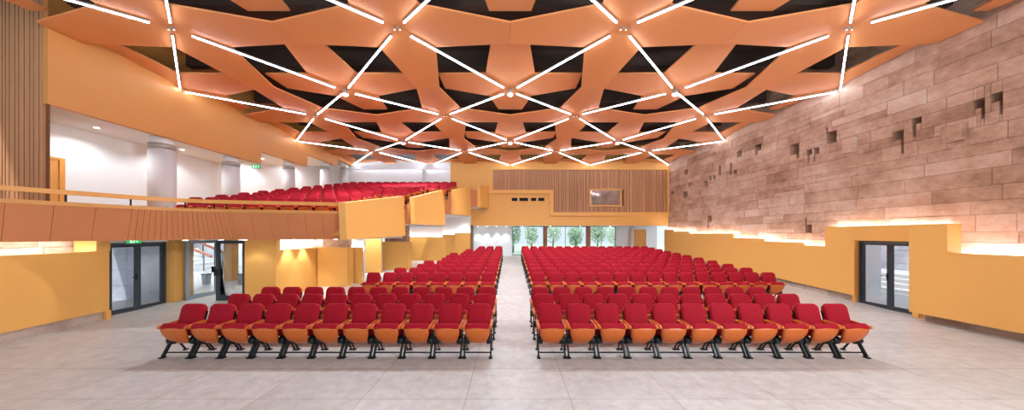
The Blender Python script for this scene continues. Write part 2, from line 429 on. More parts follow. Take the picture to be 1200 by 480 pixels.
m.box(11.27, 11.6, 1.0, 8.3, -.1, pl); 
lay = m.bm.faces.layers.float.new('tone')
for a, b, z in FAR:
    lo = [(11.66, a, -.1), (11.84, a, -.1), (11.84, b, -.1), (11.66, b, -.1)]
    m.hexa(lo, [(x, y, floor_z(y) + pl) for x, y, _ in lo])
for f in m.bm.faces: f[lay] = random.random()
struct(m.build('baseboard_right', 'plinth'), 'low stone plinth under the yellow panels of the stone wall', 'plinth')
def strip(name, segs, label, mt='led'):
    m = MB()
    for p0, p1 in segs: m.bar(p0, p1, 0.03, 0.03)
    return tag(m.build(name, mt), label, 'led strip', 'hidden led strips')
segs = [((11.68, 1.0, 1.78), (11.68, 8.0, 1.78)), ((11.76, 8.14, 1.84), (11.76, 8.14, 2.5)), ((11.76, 8.2, 2.53), (11.76, 11.1, 2.53)), ((11.76, 11.16, 1.95), (11.76, 11.16, 2.45))]
for a, b, z in FAR[1:]: segs.append(((11.75, a + .02, z - .06), (11.75, b + .10, z - .06)))
strip('led_strip', segs, 'white light line along the stepped top of yellow panels at stone wall')

# ------------------------------------------------------------------ doors
def leaf(root, x0, x1, z0, z1, fm, name='leaf', fw=.07, bot=.09, handle=None, t=.05):
    """a framed glass leaf in local xz (y = thickness)"""
    m = MB()
    m.box(x0, x0 + fw, -t / 2, t / 2, z0, z1); m.box(x1 - fw, x1, -t / 2, t / 2, z0, z1)
    m.box(x0 + fw, x1 - fw, -t / 2, t / 2, z0, z0 + bot); m.box(x0 + fw, x1 - fw, -t / 2, t / 2, z1 - fw, z1)
    f = m.build('door_leaf', fm, root)
    g = MB(); g.box(x0 + fw - .005, x1 - fw + .005, -.006, .006, z0 + bot - .005, z1 - fw + .005); g.build('glass_pane', 'glass', f)
    if handle is not None:
        h = MB(); hx, sgn = handle
        h.box(hx - .022, hx + .022, -.045, -.025, .93, 1.12)
        h.cyl((hx, -.03, 1.03), (hx, -.08, 1.03), .012, n=8); h.bar((hx, -.078, 1.03), (hx + sgn * .14, -.078, 1.03), .018, .02)
        h.build('door_handle', 'black', f)
    return f
def double_door(n, loc, rz, w, h, label):
    root = empty('door_%d' % n, loc, label, 'door', kind='structure', rz=rz)
    m = MB()
    for x in (-w / 2, w / 2 - .06): m.box(x, x + .06, -.05, .05, 0, h)
    m.box(-w / 2 + .06, w / 2 - .06, -.05, .05, h - .06, h); m.box(-w / 2 + .06, w / 2 - .06, -.05, .05, 0, .025)
    m.build('door_frame', 'greyframe', root)
    leaf(root, -w / 2 + .062, -.004, .03, h - .065, 'greyframe', handle=(-.05, -1))
    leaf(root, .004, w / 2 - .062, .03, h - .065, 'greyframe')
    return root
double_door(1, (11.76, 9.45, 0), math.radians(-90), 1.62, 2.12, 'dark framed double glass door in the yellow panel of the stone wall')

# exit signs: green plate, white running figure and arrow
def exit_sign(loc, rz, label, w=.36, h=.14, hang=0):
    root = empty('exit_sign', loc, label, 'exit sign', 'green exit signs', rz=rz)
    m = MB(); m.box(-w / 2 - .015, w / 2 + .015, 0, .03, -h / 2 - .012, h / 2 + .012)
    if hang:
        for sx in (-.12, .12): m.cyl((sx, .015, h / 2), (sx, .015, h / 2 + hang), .008, n=8)
    m.build('sign_case', 'ivory', root)
    m = MB(); m.box(-w / 2, w / 2, -.006, 0, -h / 2, h / 2); m.build('sign_face', 'green', root)
    s = h; m = MB(); y0, y1 = -.010, -.006
    def seg(a, b, t): m.bar((a[0] * s, -.008, a[1] * s), (b[0] * s, -.008, b[1] * s), .004, t * s, up=(b[1] - a[1] + 1e-4, 0, -(b[0] - a[0])))
    m.cyl((.06 * s, y0, .3 * s), (.06 * s, y1, .3 * s), .085 * s, n=12)                    # head
    seg((.02, .2), (-.08, -.08), .14); seg((-.08, -.08), (.1, -.18), .09); seg((.1, -.18), (.06, -.4), .08)   # body, front leg
    seg((-.08, -.08), (-.2, -.25), .09); seg((-.2, -.25), (-.36, -.25), .08)                # rear leg
    seg((.0, .18), (.2, .08), .07); seg((.0, .18), (-.18, .1), .07); seg((-.18, .1), (-.24, -.06), .06)      # arms
    seg((.5, 0), (.95, 0), .12); seg((.72, .2), (.97, 0), .1); seg((.72, -.2), (.97, 0), .1)   # arrow
    m.face([(-.95 * s, y0, -.36 * s), (-.55 * s, y0, -.36 * s), (-.55 * s, y0, .36 * s), (-.95 * s, y0, .36 * s)])
    m.build('sign_symbol', 'signwhite', root)
exit_sign((11.385, 9.28, 2.36), math.radians(-101.8), 'green exit sign above the glass door in the stone wall side')
exit_sign((11.585, 12.6, .60), math.radians(-90), 'small green exit sign low on the yellow panel near the seats', .34, .13)

# outdoors beyond that door
m = MB(); m.box(12.46, 24, 3, 18, -.3, -.02)
for k in range(4): m.box(15.4 + k * .5, 24, 4, 18, -.02 + k * .15, .13 + k * .15)
struct(m.build('ground', 'paving'), 'pale paving and steps outside the glass door', 'ground')
o = ashlar('wall_outside', 19.0, 1, 3, 18, -.05, 2.6, m_='outstone', lmin=.8, lmax=1.6, hmin=.3, hmax=.4, seed=9)
struct(o, 'grey blockwork wall outside the glass door', 'wall')
m = MB(); m.box(12.5, 13.9, 11.45, 11.6, -.02, 2.7); struct(m.build('wall_outside_white', 'white'), 'white side wall outside the glass door', 'wall')

# ------------------------------------------------------------------ rear wall
YB = 22.9
m = MB()
Zb = 2.98
m.box(-4.48, 11.9, YB, YB + .3, Zb, 9.0)
struct(m.build('wall_back', 'yellow'), 'yellow upper rear wall with a band of wood slats', 'wall')
def bx(px): return (px - 598) / 358 * YB
def bz(py): return CAM_H + (274 - py) / 358 * YB
# slatted recess (L shaped): left part, right part
xa, xb, xc = bx(577.5), bx(648.5), bx(781)
zt, z1_, z2_ = bz(199), bz(222.5), bz(248.5)
m = MB()
m.box(xa, xb, YB - .02, YB, z1_, zt, 1); m.box(xb, xc, YB - .02, YB, z2_, zt, 1)
rnd = random.Random(5); x = xa + .02
wx0, wx1, wz0, wz1 = bx(691), bx(727), bz(241), bz(222)
while x < xc - .05:
    w = rnd.choice((.09, .09, .13, .2)) if x < bx(661) else rnd.choice((.09, .16, .26, .09))
    x2 = min(x + w, xc - .01); dp = rnd.choice((.035, .05, .05))
    zb = z1_ if x2 < xb else z2_
    if x2 > wx0 and x < wx1:
        m.box(x, x2, YB - .02 - dp, YB - .021, zb + .01, wz0); m.box(x, x2, YB - .02 - dp, YB - .021, wz1, zt - .01)
    else: m.box(x, x2, YB - .02 - dp, YB - .021, zb + .01, zt - .01)
    x = x2 + .035
struct(m.build('trim_3', ['slat', 'slatback']), 'L-shaped field of vertical brown wood slats on the rear wall', 'wall panel')
m = MB(); f = .28
fr = YB - .12
m.box(xa - f, xc + f * .8, fr, YB, zt, zt + .2); m.box(xa - f, xa, fr, YB, z1_ - f, zt); m.box(xa, xb, fr, YB, z1_ - f, z1_)
m.box(xb - f, xb, fr, YB, z2_ - f, z1_ - f); m.box(xb, xc + f * .8, fr, YB, z2_ - f, z2_); m.box(xc, xc + f * .8, fr, YB, z2_, zt)
struct(m.build('trim_4', 'yellow'), 'raised yellow frame round the wood slats of the rear wall', 'frame')
root = empty('window_1', ((wx0 + wx1) / 2, YB - .07, (wz0 + wz1) / 2), 'small projection window in the brown slats of the rear wall', 'window', kind='structure')
W, H = (wx1 - wx0) / 2, (wz1 - wz0) / 2
m = MB()
for a in (-1, 1):
    m.box(a * W - .05, a * W + .05, -.07, .06, -H - .05, H + .05); m.box(-W + .05, W - .05, -.07, .06, a * H - .05, a * H + .05)
m.build('window_frame', 'yellow', root)
mg = mat('reflective_glass', (190, 180, 176), .06, 0.85)
m = MB(); m.box(-W + .05, W - .05, -.01, .02, -H + .05, H - .05); m.build('window_pane', mg, root)
for k, (a, b) in enumerate(((600, 606), (609, 618.5), (622.5, 628), (631, 637.5))):
    m = MB(); x0, x1, z0, z1 = bx(a), bx(b), bz(235), bz(232)
    m.box(x0, x1, YB - .03, YB - .012, z0, z1, 1)
    for (p, q, r, s_) in ((x0 - .02, x1 + .02, z1, z1 + .02), (x0 - .02, x1 + .02, z0 - .02, z0), (x0 - .02, x0, z0, z1), (x1, x1 + .02, z0, z1)): m.box(p, q, YB - .04, YB - .002, r, s_, 0)
    tag(m.build('air_vent', ['black', 'dark']), ['small dark vent slot nearest the balcony box on rear wall', 'widest dark vent slot on the yellow rear wall', 'third dark vent slot from the balcony box on rear wall', 'dark vent slot nearest the wood slats on rear wall'][k], 'vent', 'dark vent slots on the rear wall')

# foyer behind the hall, under the rear wall
m = MB(); m.box(-4.6, 12.2, YB + .3, 26.6, Zb, Zb + .2); struct(m.build('ceiling_foyer', 'white'), 'white foyer ceiling under the yellow rear wall', 'ceiling')
YF = 25.4
def fx(px): return (px - 598) / 358 * YF
m = MB(); m.box(-4.5, fx(600), YF, YF + .2, .4, Zb); m.box(fx(722), 12.2, YF, YF + .2, .4, Zb)
struct(m.build('wall_foyer', 'white'), 'white foyer wall behind the last seats', 'wall')
edges = [600, 637.5, 688, 722]
for k in range(3):
    x0, x1 = fx(edges[k]) , fx(edges[k + 1])
    root = empty('window_%d' % (k + 2), ((x0 + x1) / 2, YF + .1, .58), ['foyer window closest to the aisle', 'wide middle foyer window behind the seats', 'foyer window nearest the wooden door'][k], 'window', kind='structure')
    w = (x1 - x0) / 2; m = MB()
    for a in (-w, w - .05): m.box(a, a + .05, -.04, .04, 0, 2.4)
    m.box(-w + .05, w - .05, -.04, .04, 2.35, 2.4); m.box(-w + .05, w - .05, -.04, .04, 0, .06); m.box(-.02, .02, -.03, .03, .06, 2.35)
    m.build('window_frame', 'lightframe', root)
    m = MB(); m.box(-w + .04, w - .04, -.005, .005, .05, 2.36); m.build('window_pane', 'glass', root)
for k, px in enumerate((638.5, 688.5)):
    m = MB(); x = fx(px); m.box(x - .16, x + .16, YF - .35, YF - .03, .5, Zb); m.box(x - .19, x + .19, YF - .38, YF - .03, .5, .66)
    struct(m.build('column', 'brownpost'), ['brown post between the first two foyer windows', 'brown post beside the last foyer window'][k], 'column')
m = MB(); x = 739 ; x = fx(736.5); m.cyl((x, YF - .7, .5), (x, YF - .7, Zb), .14, n=20); m.box(x - .2, x + .2, YF - .9, YF - .5, Zb - .08, Zb)
struct(m.build('column', 'column'), 'slim white column before the foyer wooden door', 'column')
root = empty('door_3', (fx(747), YF - .03, .58), 'honey wood door in the white foyer wall', 'door', kind='structure')
m = MB(); m.box(-.62, .62, -.02, .02, 0, 2.05); m.build('door_leaf', 'door', root)
m = MB(); m.box(-.70, -.62, -.05, .03, 0, 2.13); m.box(.62, .70, -.05, .03, 0, 2.13); m.box(-.62, .62, -.05, .03, 2.05, 2.13); m.build('door_frame', 'rail', root)
m = MB(); m.cyl((.5, -.02, 1.0), (.5, -.07, 1.0), .012, n=8); m.bar((.5, -.07, 1.0), (.37, -.07, 1.0), .016, .02); m.build('door_handle', 'black', root)
# garden outside the foyer
m = MB(); m.box(-14, 26, 27, 60, .2, .45); struct(m.build('lawn', mat('lawn_green', (186, 206, 180), .9, var=.2, scale=2)), 'green lawn outside the foyer windows', 'ground')
def tree(x, y, h, r, lm, label):
    root = empty('tree', (x, y, .4), label, 'tree', 'garden trees behind the foyer windows'); rnd = random.Random(int(x * 37 + y * 11))
    m = MB(); m.cyl((0, 0, 0), (.05, 0, h * .55), .09, .05, n=8)
    for k in range(4):
        a = k * 1.57 + rnd.random(); m.cyl((.05, 0, h * .4), (math.cos(a) * r * .6, math.sin(a) * r * .6, h * .75), .035, .015, n=6)
    m.build('trunk', 'bark', root)
    m = MB()
    for k in range(600):
        v = Vector((rnd.gauss(0, 1), rnd.gauss(0, 1), rnd.gauss(0, 1))).normalized() * (rnd.random() ** .4)
        p = Vector((v.x * r, v.y * r, h * .65 + v.z * h * .4)); a = Vector((rnd.gauss(0, 1), rnd.gauss(0, 1), rnd.gauss(0, 1))).normalized(); b = a.orthogonal().normalized()
        a *= .14; b *= .07; m.face([p - a, p + b, p + a, p - b])
    m.build('crown', lm, root)
for t in ((.3, 31, 3.2, .8, 'leaf', 'dark green young tree seen through foyer window nearest the aisle'), (2.2, 32, 3.0, .7, 'leaf2', 'pale green tree seen in foyer window by the first brown post'),
          (4.6, 33, 3.6, 1.0, 'leaf2', 'pale bushy tree seen through the wide middle foyer window'), (6.6, 31, 2.8, .8, 'leaf', 'dark green tree seen beside the second brown foyer post'),
          (9.4, 33, 3.4, 1.0, 'leaf', 'dark green tree seen through foyer window nearest wooden door'), (11.6, 34, 3.0, 1.0, 'leaf2', 'pale green tree seen at the edge of the last foyer window')):
    tree(*t)

# ------------------------------------------------------------------ balcony
BX = -13.8
def limit(y):                                   # inner face of the saw-tooth side wall
    if y < 13.75: return -5.38
    if y < 17.8: return -4.6
    return -3.48
NR, RY0, RP = 12, 10.3, 0.95
def row_y(k): return RY0 + RP * k
def row_z(k): return 2.65 + 0.21 * k
# front wall polyline, left to right (top edge)
PTS = [(-11.05, 4.7), (-10.42, 6.2), (-9.72, 7.86)]
c0, c1, c2 = Vector((-9.72, 7.86)), Vector((-9.3, 8.85)), Vector((-8.25, 9.02))
ARC = [tuple((c0 * (1 - t) ** 2 + c1 * 2 * t * (1 - t) + c2 * t * t)) for t in [k / 20 for k in range(1, 21)]]
PTS2 = [(-5.45, 9.68)]
top = []
def seg_pts(a, b, n): return [(a[0] + (b[0] - a[0]) * k / n, a[1] + (b[1] - a[1]) * k / n) for k in range(n)]
top = seg_pts(PTS[0], PTS[2], 6) + [PTS[2]] + ARC[:-1] + seg_pts(ARC[-1], PTS2[0], 6) + [PTS2[0]]
tp = [Vector(p) for p in top]
nrm = []
for i in range(len(tp)):
    a = tp[max(i - 1, 0)]; b = tp[min(i + 1, len(tp) - 1)]; d = (b - a).normalized(); nrm.append(Vector((-d.y, d.x)))   # toward the balcony
ZF0, ZF1 = 2.17, 2.98
m = MB()
for i in range(len(tp) - 1):
    g_ = .003
    d = (tp[i + 1] - tp[i]).normalized() * g_
    a, b = tp[i] + d, tp[i + 1] - d; na, nb = nrm[i], nrm[i + 1]
    q = lambda p, n, o, z: (p.x + n.x * o, p.y + n.y * o, z)
    m.hexa([q(a, na, .30, ZF0), q(b, nb, .30, ZF0), q(b, nb, .40, ZF0), q(a, na, .40, ZF0)],
           [q(a, na, 0, ZF1), q(b, nb, 0, ZF1), q(b, nb, .10, ZF1), q(a, na, .10, ZF1)])
    m.hexa([q(tp[i], na, .33, ZF0 + .01), q(tp[i + 1], nb, .33, ZF0 + .01), q(tp[i + 1], nb, .37, ZF0 + .01), q(tp[i], na, .37, ZF0 + .01)],
           [q(tp[i], na, .03, ZF1), q(tp[i + 1], nb, .03, ZF1), q(tp[i + 1], nb, .07, ZF1), q(tp[i], na, .07, ZF1)], 1)
struct(m.build('wall_balcony_front', ['front', 'front']), 'curved terracotta panelled front of the balcony', 'balcony front')
m = MB()
for i in range(len(tp) - 1):
    a, b, na, nb = tp[i], tp[i + 1], nrm[i], nrm[i + 1]
    lo = [q(a, na, -.02, ZF1), q(b, nb, -.02, ZF1), q(b, nb, .22, ZF1), q(a, na, .22, ZF1)]
    m.hexa(lo, [(x, y, ZF1 + .09) for x, y, _ in lo])
struct(m.build('trim_5', 'fascia'), 'ochre coping along the top of the balcony front', 'coping')
root = empty('handrail', (-7, 9.4, ZF1 + .09), 'ochre wooden handrail on black posts along the balcony front', 'handrail')
root_l = root.location.copy()
m = MB()
for i in range(len(tp) - 1):
    a, b, na, nb = tp[i], tp[i + 1], nrm[i], nrm[i + 1]
    lo = [q(a, na, .06, 3.24), q(b, nb, .06, 3.24), q(b, nb, .15, 3.24), q(a, na, .15, 3.24)]
    m.hexa([Vector(p) - root_l for p in lo], [Vector((x, y, 3.345)) - root_l for x, y, _ in lo])
m.build('rail_bar', 'rail', root)
for k in (1.05, 4.3, 6.0, 15.5, 21.6, 24.4, 26.6):
    i = int(k); f_ = k - i; p = tp[i].lerp(tp[min(i + 1, len(tp) - 1)], f_); n = nrm[i]
    m = MB(); c = Vector((p.x + n.x * .105, p.y + n.y * .105, 0))
    m.box(c.x - .013 - root_l.x, c.x + .013 - root_l.x, c.y - .013 - root_l.y, c.y + .013 - root_l.y, ZF1 + .09 - root_l.z, 3.245 - root_l.z)
    m.build('post', 'black', root)

# terraces
m = MB()
fp = [(tp[i].x + nrm[i].x * .33, tp[i].y + nrm[i].y * .33) for i in range(len(tp))]
m.prism(fp + [(-5.38, 9.9), (-5.38, 9.98), (BX, 9.98), (BX, 4.7)], 2.45, row_z(0))
for k in range(NR):
    y0, y1 = row_y(k) - .44, row_y(k) + .51
    if k == NR - 1: y1 = 22.98
    xr = min(limit(y0), limit(y1 - .02)) if k < NR - 1 else limit(20)
    zb = row_z(k) - .42 if y0 < 17 else row_z(k) - .6
    m.box(BX, xr, y0, y1, max(zb, 2.3), row_z(k))
struct(m.build('floor_balcony', 'rail'), 'stepped balcony floor under the upper seats', 'balcony floor')
# soffit under the balcony (three levels)
m = MB()
bot = [(tp[i].x + nrm[i].x * .36, tp[i].y + nrm[i].y * .36) for i in range(len(tp))]
m.prism(bot + [(-5.2, 9.95), (-4.9, 13.95), (BX, 13.95), (BX, 4.7)], 2.17, 2.25)
m.prism([(-13.8, 14.05), (-4.45, 14.05), (-3.9, 17.95), (-13.8, 17.95)], 2.79, 2.87)
m.prism([(-13.8, 18.05), (-3.35, 18.05), (-2.8, 21.25), (-13.8, 21.25)], 3.50, 3.58)
m.prism([(-8, 21.35), (-2.2, 21.35), (-1.7, 22.88), (-8, 22.88)], 4.22, 4.30)
struct(m.build('ceiling_balcony', 'white'), 'white underside of the stepped balcony', 'ceiling')
# saw-tooth side walls and their short fronts
def tooth(m, p0, p1, b0, b1, t0, t1, th=.2, lean=0.06):
    lo = [(p0[0] + lean, p0[1], b0), (p1[0] + lean, p1[1], b1), (p1[0] + lean - th, p1[1], b1), (p0[0] + lean - th, p0[1], b0)]
    hi = [(p0[0], p0[1], t0), (p1[0], p1[1], t1), (p1[0] - th, p1[1], t1), (p0[0] - th, p0[1], t0)]
    m.hexa(lo, hi)
m = MB()
tooth(m, (-5.18, 9.58), (-4.82, 13.9), 2.17, 2.26, 3.32, 4.06, .22)
tooth(m, (-4.42, 14.0), (-3.86, 17.9), 2.79, 2.85, 4.02, 4.93)
tooth(m, (-3.30, 18.0), (-2.76, 21.2), 3.48, 3.62, 4.94, 5.70)
tooth(m, (-2.14, 21.3), (-1.66, 22.88), 4.22, 4.22, 5.73, 5.99)
struct(m.build('wall_balcony_side', 'yellow'), 'saw-tooth row of yellow parapet panels along the balcony side', 'parapet')
m = MB()
m.box(-9, -4.6, 13.95, 14.05, 2.79, 3.70); m.box(-8, -3.48, 17.95, 18.05, 3.5, 4.80); m.box(-7, -2.32, 21.25, 21.35, 4.22, 5.40)
struct(m.build('wall_balcony_step', 'front'), 'short terracotta panels between the yellow parapet panels', 'parapet')

# upper left side: slats, fascia, aisle, columns, rear white wall
m = MB()
m.box(-14.6, -11.87, 7.86, 7.88, 2.4, 9.0, 1)
x = -14.58; rnd = random.Random(2)
while x < -11.93:
    w = rnd.choice((.05, .07, .11)); m.box(x, min(x + w, -11.875), 7.80, 7.862, 2.5, 8.98); x += w + .03
struct(m.build('wall_left_slats', ['slat', 'slatback']), 'brown wood slat wall above the balcony near the stage', 'wall')
m = MB()
for (a, b, z) in ((7.81, 14.5, 5.67), (14.5, 17.8, 6.27), (17.8, 20.9, 6.98), (20.9, 22.9, 7.45)):
    m.box(-12.0, -11.82, a, b, z, 9.0)
struct(m.build('wall_left_fascia', 'fascia'), 'orange stepped fascia hanging above the white columns', 'wall')
m = MB()
for (a, b, z) in ((7.9, 14.5, 5.70), (14.5, 17.8, 6.30), (17.8, 20.9, 7.01), (20.9, 23.0, 7.48)):
    m.box(BX - .1, -12.0, a, b, z, z + .12)
for y_, za, zb in ((14.5, 5.70, 6.30), (17.8, 6.30, 7.01), (20.9, 7.01, 7.48)): m.box(BX - .1, -12.0, y_ - .1, y_, za + .12, zb + .12)
struct(m.build('ceiling_aisle', 'white'), 'white stepped ceiling above the balcony aisle', 'ceiling')
m = MB(); m.box(-14.8, -14.6, -2.2, 8.0, 2.4, 9.0); m.box(BX - .2, BX, 8.0, 23.2, 2.4, 8.0); m.box(BX, -4.4, 23.0, 23.2, 4.0, 9.0)
struct(m.build('wall_left', 'white'), 'white upper wall behind the balcony seats', 'wall')
cap_m = 'ivory'
for k, (y, r) in enumerate(((10.75, .35), (13.4, .31), (16.9, .29), (20.2, .29), (22.6, .27))):
    zt = 5.70 if y < 14.5 else 6.30 if y < 17.8 else 7.01 if y < 20.9 else 7.48
    zb = row_z(min(NR - 1, max(0, int(round((y - RY0) / RP)))))
    root = empty('column', (-12.25, y, zb), '%s white round column from the stage along the balcony aisle' % ORD[k], 'column', kind='structure')
    m = MB(); m.cyl((0, 0, -.02), (0, 0, zt - zb - .44), r, n=28); m.build('column_shaft', 'column', root)
    m = MB(); m.cyl((0, 0, zt - zb - .40), (0, 0, zt - zb - .22), r * .98, n=28); m.build('column_cap', cap_m, root)
    m = MB(); m.cyl((0, 0, zt - zb - .44), (0, 0, zt - zb), r * .88, n=24); m.build('light_gap', 'white', root)
m = MB(); m.cyl((-6.4, 22.85, 4.9), (-6.4, 22.85, 7.6), .16, n=20); struct(m.build('column', 'column'), 'slim white column on the rear wall of the balcony', 'column')
root = empty('door_4', (BX + .02, 8.8, 2.66), 'honey wood door in the white wall behind the balcony rail', 'door', kind='structure', rz=math.radians(90))
m = MB(); m.box(-.55, .5, -.03, 0, 0, 1.93); m.build('door_leaf', 'door', root)
m = MB(); m.box(.5, .62, -.06, 0, 0, 2.0); m.box(-.67, -.55, -.06, 0, 0, 2.0); m.box(-.55, .5, -.06, 0, 1.93, 2.0); m.build('door_frame', 'rail', root)
exit_sign((-12.0, 14.42, 5.52), 0, 'green exit sign hanging below the orange fascia of the balcony', .38, .16, .09)

m = MB(); m.box(-11.7, -4.6, 22.55, 22.62, 7.10, 7.5); struct(m.build('trim_10', 'white'), 'white pelmet along the top of the rear balcony wall', 'trim')
strip('led_strip', [((-11.4, 22.8, 7.32), (-4.7, 22.8, 7.32))], 'added unseen light line behind the pelmet of the rear balcony wall', 'led2')  # strip added out of sight to brighten the white rear wall
# ------------------------------------------------------------------ ground level under the balcony
m = MB()
A, B = (-10.4, 5.0), (-11.05, 8.42)
A = (-10.55, 5.0)
def wl(m, p0, p1, z0, z1, th=.2, mi=0): return panel(m, p0, p1, z0, z1, th, mi)
wl(m, A, B, .24, 1.875, .14); wl(m, (-11.0, 8.12), (-11.05, 8.44), 1.875, 2.16, .5); wl(m, (-11.03, 8.34), (-11.05, 8.46), 0, .24, .3)
m.box(-11.75, -11.3, 10.28, 10.9, 0, 2.17)
struct(m.build('trim_6', 'yellow'), 'yellow wall panel under the balcony near the stage', 'wall panel')
m = MB(); lay = m.bm.faces.layers.float.new('tone'); wl(m, (A[0] - .05, A[1]), (B[0] - .05, B[1] - .1), -.05, .24, .12)
for f in m.bm.faces: f[lay] = .4
struct(m.build('baseboard_left', 'plinth'), 'low stone plinth under the yellow panel below the balcony', 'plinth')
o = ashlar('wall_left_stone', -11.62, -1, 4.0, 8.6, -.1, 2.17, seed=21)
struct(o, 'old stone wall showing above the yellow panel below the balcony', 'wall')
strip('led_strip', [((-10.80, 5.0, 1.84), (-11.25, 8.0, 1.84))], 'white light line on top of the yellow panel below balcony')
double_door(2, (-11.55, 9.46, 0), math.radians(90), 1.5, 2.08, 'dark framed double glass door under the balcony near the stage')
m = MB(); m.box(-11.7, -11.5, 8.6, 10.28, 2.08, 2.17); m.box(-11.7, -11.45, 8.46, 8.71, 0, 2.17)
struct(m.build('trim_7', 'white'), 'white lintel over the glass door under the balcony', 'lintel')
exit_sign((-11.46, 9.3, 2.11), math.radians(90), 'green exit sign over the glass door below the balcony', .36, .1)
# outside the left door
m = MB(); m.box(-24, -11.8, 1, 10.9, -.3, -.03); struct(m.build('ground_outside', 'paving'), 'pale paving outside the glass door below the balcony', 'ground')
o = ashlar('wall_outside_left', -20.5, -1, 1, 16, -.05, 4.4, m_='outstone', lmin=1.2, lmax=1.25, hmin=.6, hmax=.62, seed=4)
struct(o, 'grey blockwork wall outside the glass door below the balcony', 'wall')

m = MB()
for i in range(9):
    for k in range(6): m.box(-11.9 - i * .72 - .71, -11.9 - i * .72, 10.62, 10.8, -.02 + k * .56, .53 + k * .56)
lay = m.bm.faces.layers.float.new('tone')
for f in m.bm.faces: f[lay] = .8
struct(m.build('wall_outside_blocks', 'outstone'), 'pale grey cladding outside the glass door below the balcony', 'wall')
# second doorway: two open glass leaves into the corridor
def push_plate(root_leaf, x, z=1.03):
    for s_ in (-1, 1):
        h = MB(); h.cyl((x, s_ * .025, z), (x, s_ * .06, z), .035, n=10); h.box(x - .08, x + .08, min(s_ * .06, s_ * .085), max(s_ * .06, s_ * .085), z - .11, z + .11)
        h.build('door_handle', 'black', root_leaf)
root = empty('door_5', (-11.12, 10.45, 0), 'open grey glass door leaf beside the corridor under the balcony', 'door', kind='structure', rz=math.radians(80))
f = leaf(root, 0, 1.0, .03, 2.12, 'lightframe', fw=.11, bot=.2); push_plate(f, .93)
root = empty('door_6', (-9.08, 10.5, 0), 'dark framed glass door leaf beside the yellow wall under the balcony', 'door', kind='structure', rz=math.radians(180))
f = leaf(root, 0, 1.02, .03, 2.12, 'greyframe', fw=.11, bot=.2); push_plate(f, .95)
# corridor behind
m = MB(); m.box(-20, -8.9, 18.2, 18.4, 0, 3.2); m.box(-20.2, -20, 10.9, 18.4, 0, 3.2); m.box(-20, -11.75, 10.9, 11.0, 0, 3.2); m.box(-8.95, -8.85, 10.7, 18.2, 0, 2.3)
struct(m.build('wall_corridor', 'white'), 'white corridor walls seen through the open glass door', 'wall')
m = MB(); m.box(-20.2, -13.8, 10.9, 18.4, 3.2, 3.3); struct(m.build('ceiling_corridor', 'white'), 'white corridor ceiling beyond the open glass door', 'ceiling')
m = MB(); m.cyl((-12.7, 13.9, floor_z(13.9) - .02), (-12.7, 13.9, 2.17), .25, n=28); struct(m.build('column', 'yellow'), 'yellow round column in the corridor beyond the glass doors', 'column')
root = empty('staircase', (-16.5, 15.5, .2), 'white staircase with red-brown handrails in the corridor', 'staircase')
for k in range(9):
    m = MB(); m.box(-3.0 + .42 * k, -2.58 + .42 * k, .6, 2.4, 0, 1.7 - .185 * k); m.build('step', 'paving', root)
for y in (.55, 1.6):
    m = MB(); m.bar((-3.0, y, 2.6), (.8, y, .95), .08, .12); m.build('handrail', 'brick', root)
    for k in range(4):
        m = MB(); x = -2.9 + k * 1.1; m.cyl((x, y, 1.5 - .43 * k), (x, y, 2.55 - .477 * k), .025, n=8); m.build('baluster', 'greyframe', root)
for k, (px, y) in enumerate(((242, 13.0), (284, 13.0))):
    x = (px - 598) / 358 * y; root = empty('litter_bin', (x, y, floor_z(y)), ['grey bin in the corridor behind the door handles', 'grey bin in the corridor beside the yellow wall'][k], 'bin', 'grey corridor bins')
    m = MB(); m.hexa([(-.09, -.09, 0), (.09, -.09, 0), (.09, .09, 0), (-.09, .09, 0)], [(-.11, -.11, .42), (.11, -.11, .42), (.11, .11, .42), (-.11, .11, .42)]); m.build('bin_body', 'lightframe', root)
    m = MB(); m.box(-.12, .12, -.12, .12, .42, .46); m.build('bin_lid', 'greyframe', root)

# yellow walls and piers under the balcony
m = MB()
m.box(-9.06, -8.0, 10.42, 10.62, 0, 2.17); m.box(-8.2, -8.0, 10.62, 13.2, 0, 1.78)
m.box(-9.9, -6.4, 13.2, 13.3, .1, 1.78)
m.box(-7.95, -6.72, 12.6, 13.1, .1, 1.79)
m.box(-8.4, -6.6, 15.6, 15.7, .25, 2.3)
m.box(-7.0, -5.56, 16.6, 17.3, .3, 1.92)
m.box(-7.4, -5.3, 20.3, 20.4, .4, 2.17)
m.box(-5.48, -4.25, 20.0, 20.5, .4, 2.15)
m.box(-5.2, -4.1, 22.5, 22.6, .5, 2.3); m.box(-4.1, -2.92, 22.4, 22.8, .5, 2.45)
struct(m.build('trim_8', 'yellow'), 'yellow walls and pier casings under the balcony', 'wall panel')
m = MB()
m.box(-2.92, -2.8, 22.35, 23.2, .5, 3.0)
struct(m.build('trim_9', 'slatback'), 'dark edge trim at the end of the yellow wall below balcony', 'trim')
m = MB(); lay = m.bm.faces.layers.float.new('tone')
for r in ((-7.85, -6.8, 12.8, 13.1, 1.79, 2.17), (-6.9, -5.7, 16.8, 17.3, 1.92, 2.79)): m.box(*r)
for f in m.bm.faces: f[lay] = random.random()
struct(m.build('wall_pier_stone', 'stone'), 'old stone piers showing above their yellow casings', 'pier')
m = MB()
m.box(-9.9, -6.4, 13.4, 13.5, 0, 2.17); m.box(-9, -6.7, 15.9, 16.0, .2, 2.79); m.box(-8.65, -8.55, 10.63, 13.4, 0, 2.17); m.box(-8, -4.6, 20.6, 20.7, .4, 3.5); m.box(-6, -2.95, 22.84, 23.0, .4, 4.22)
struct(m.build('wall_under_balcony', 'white'), 'white lit walls above the yellow casings under the balcony', 'wall')
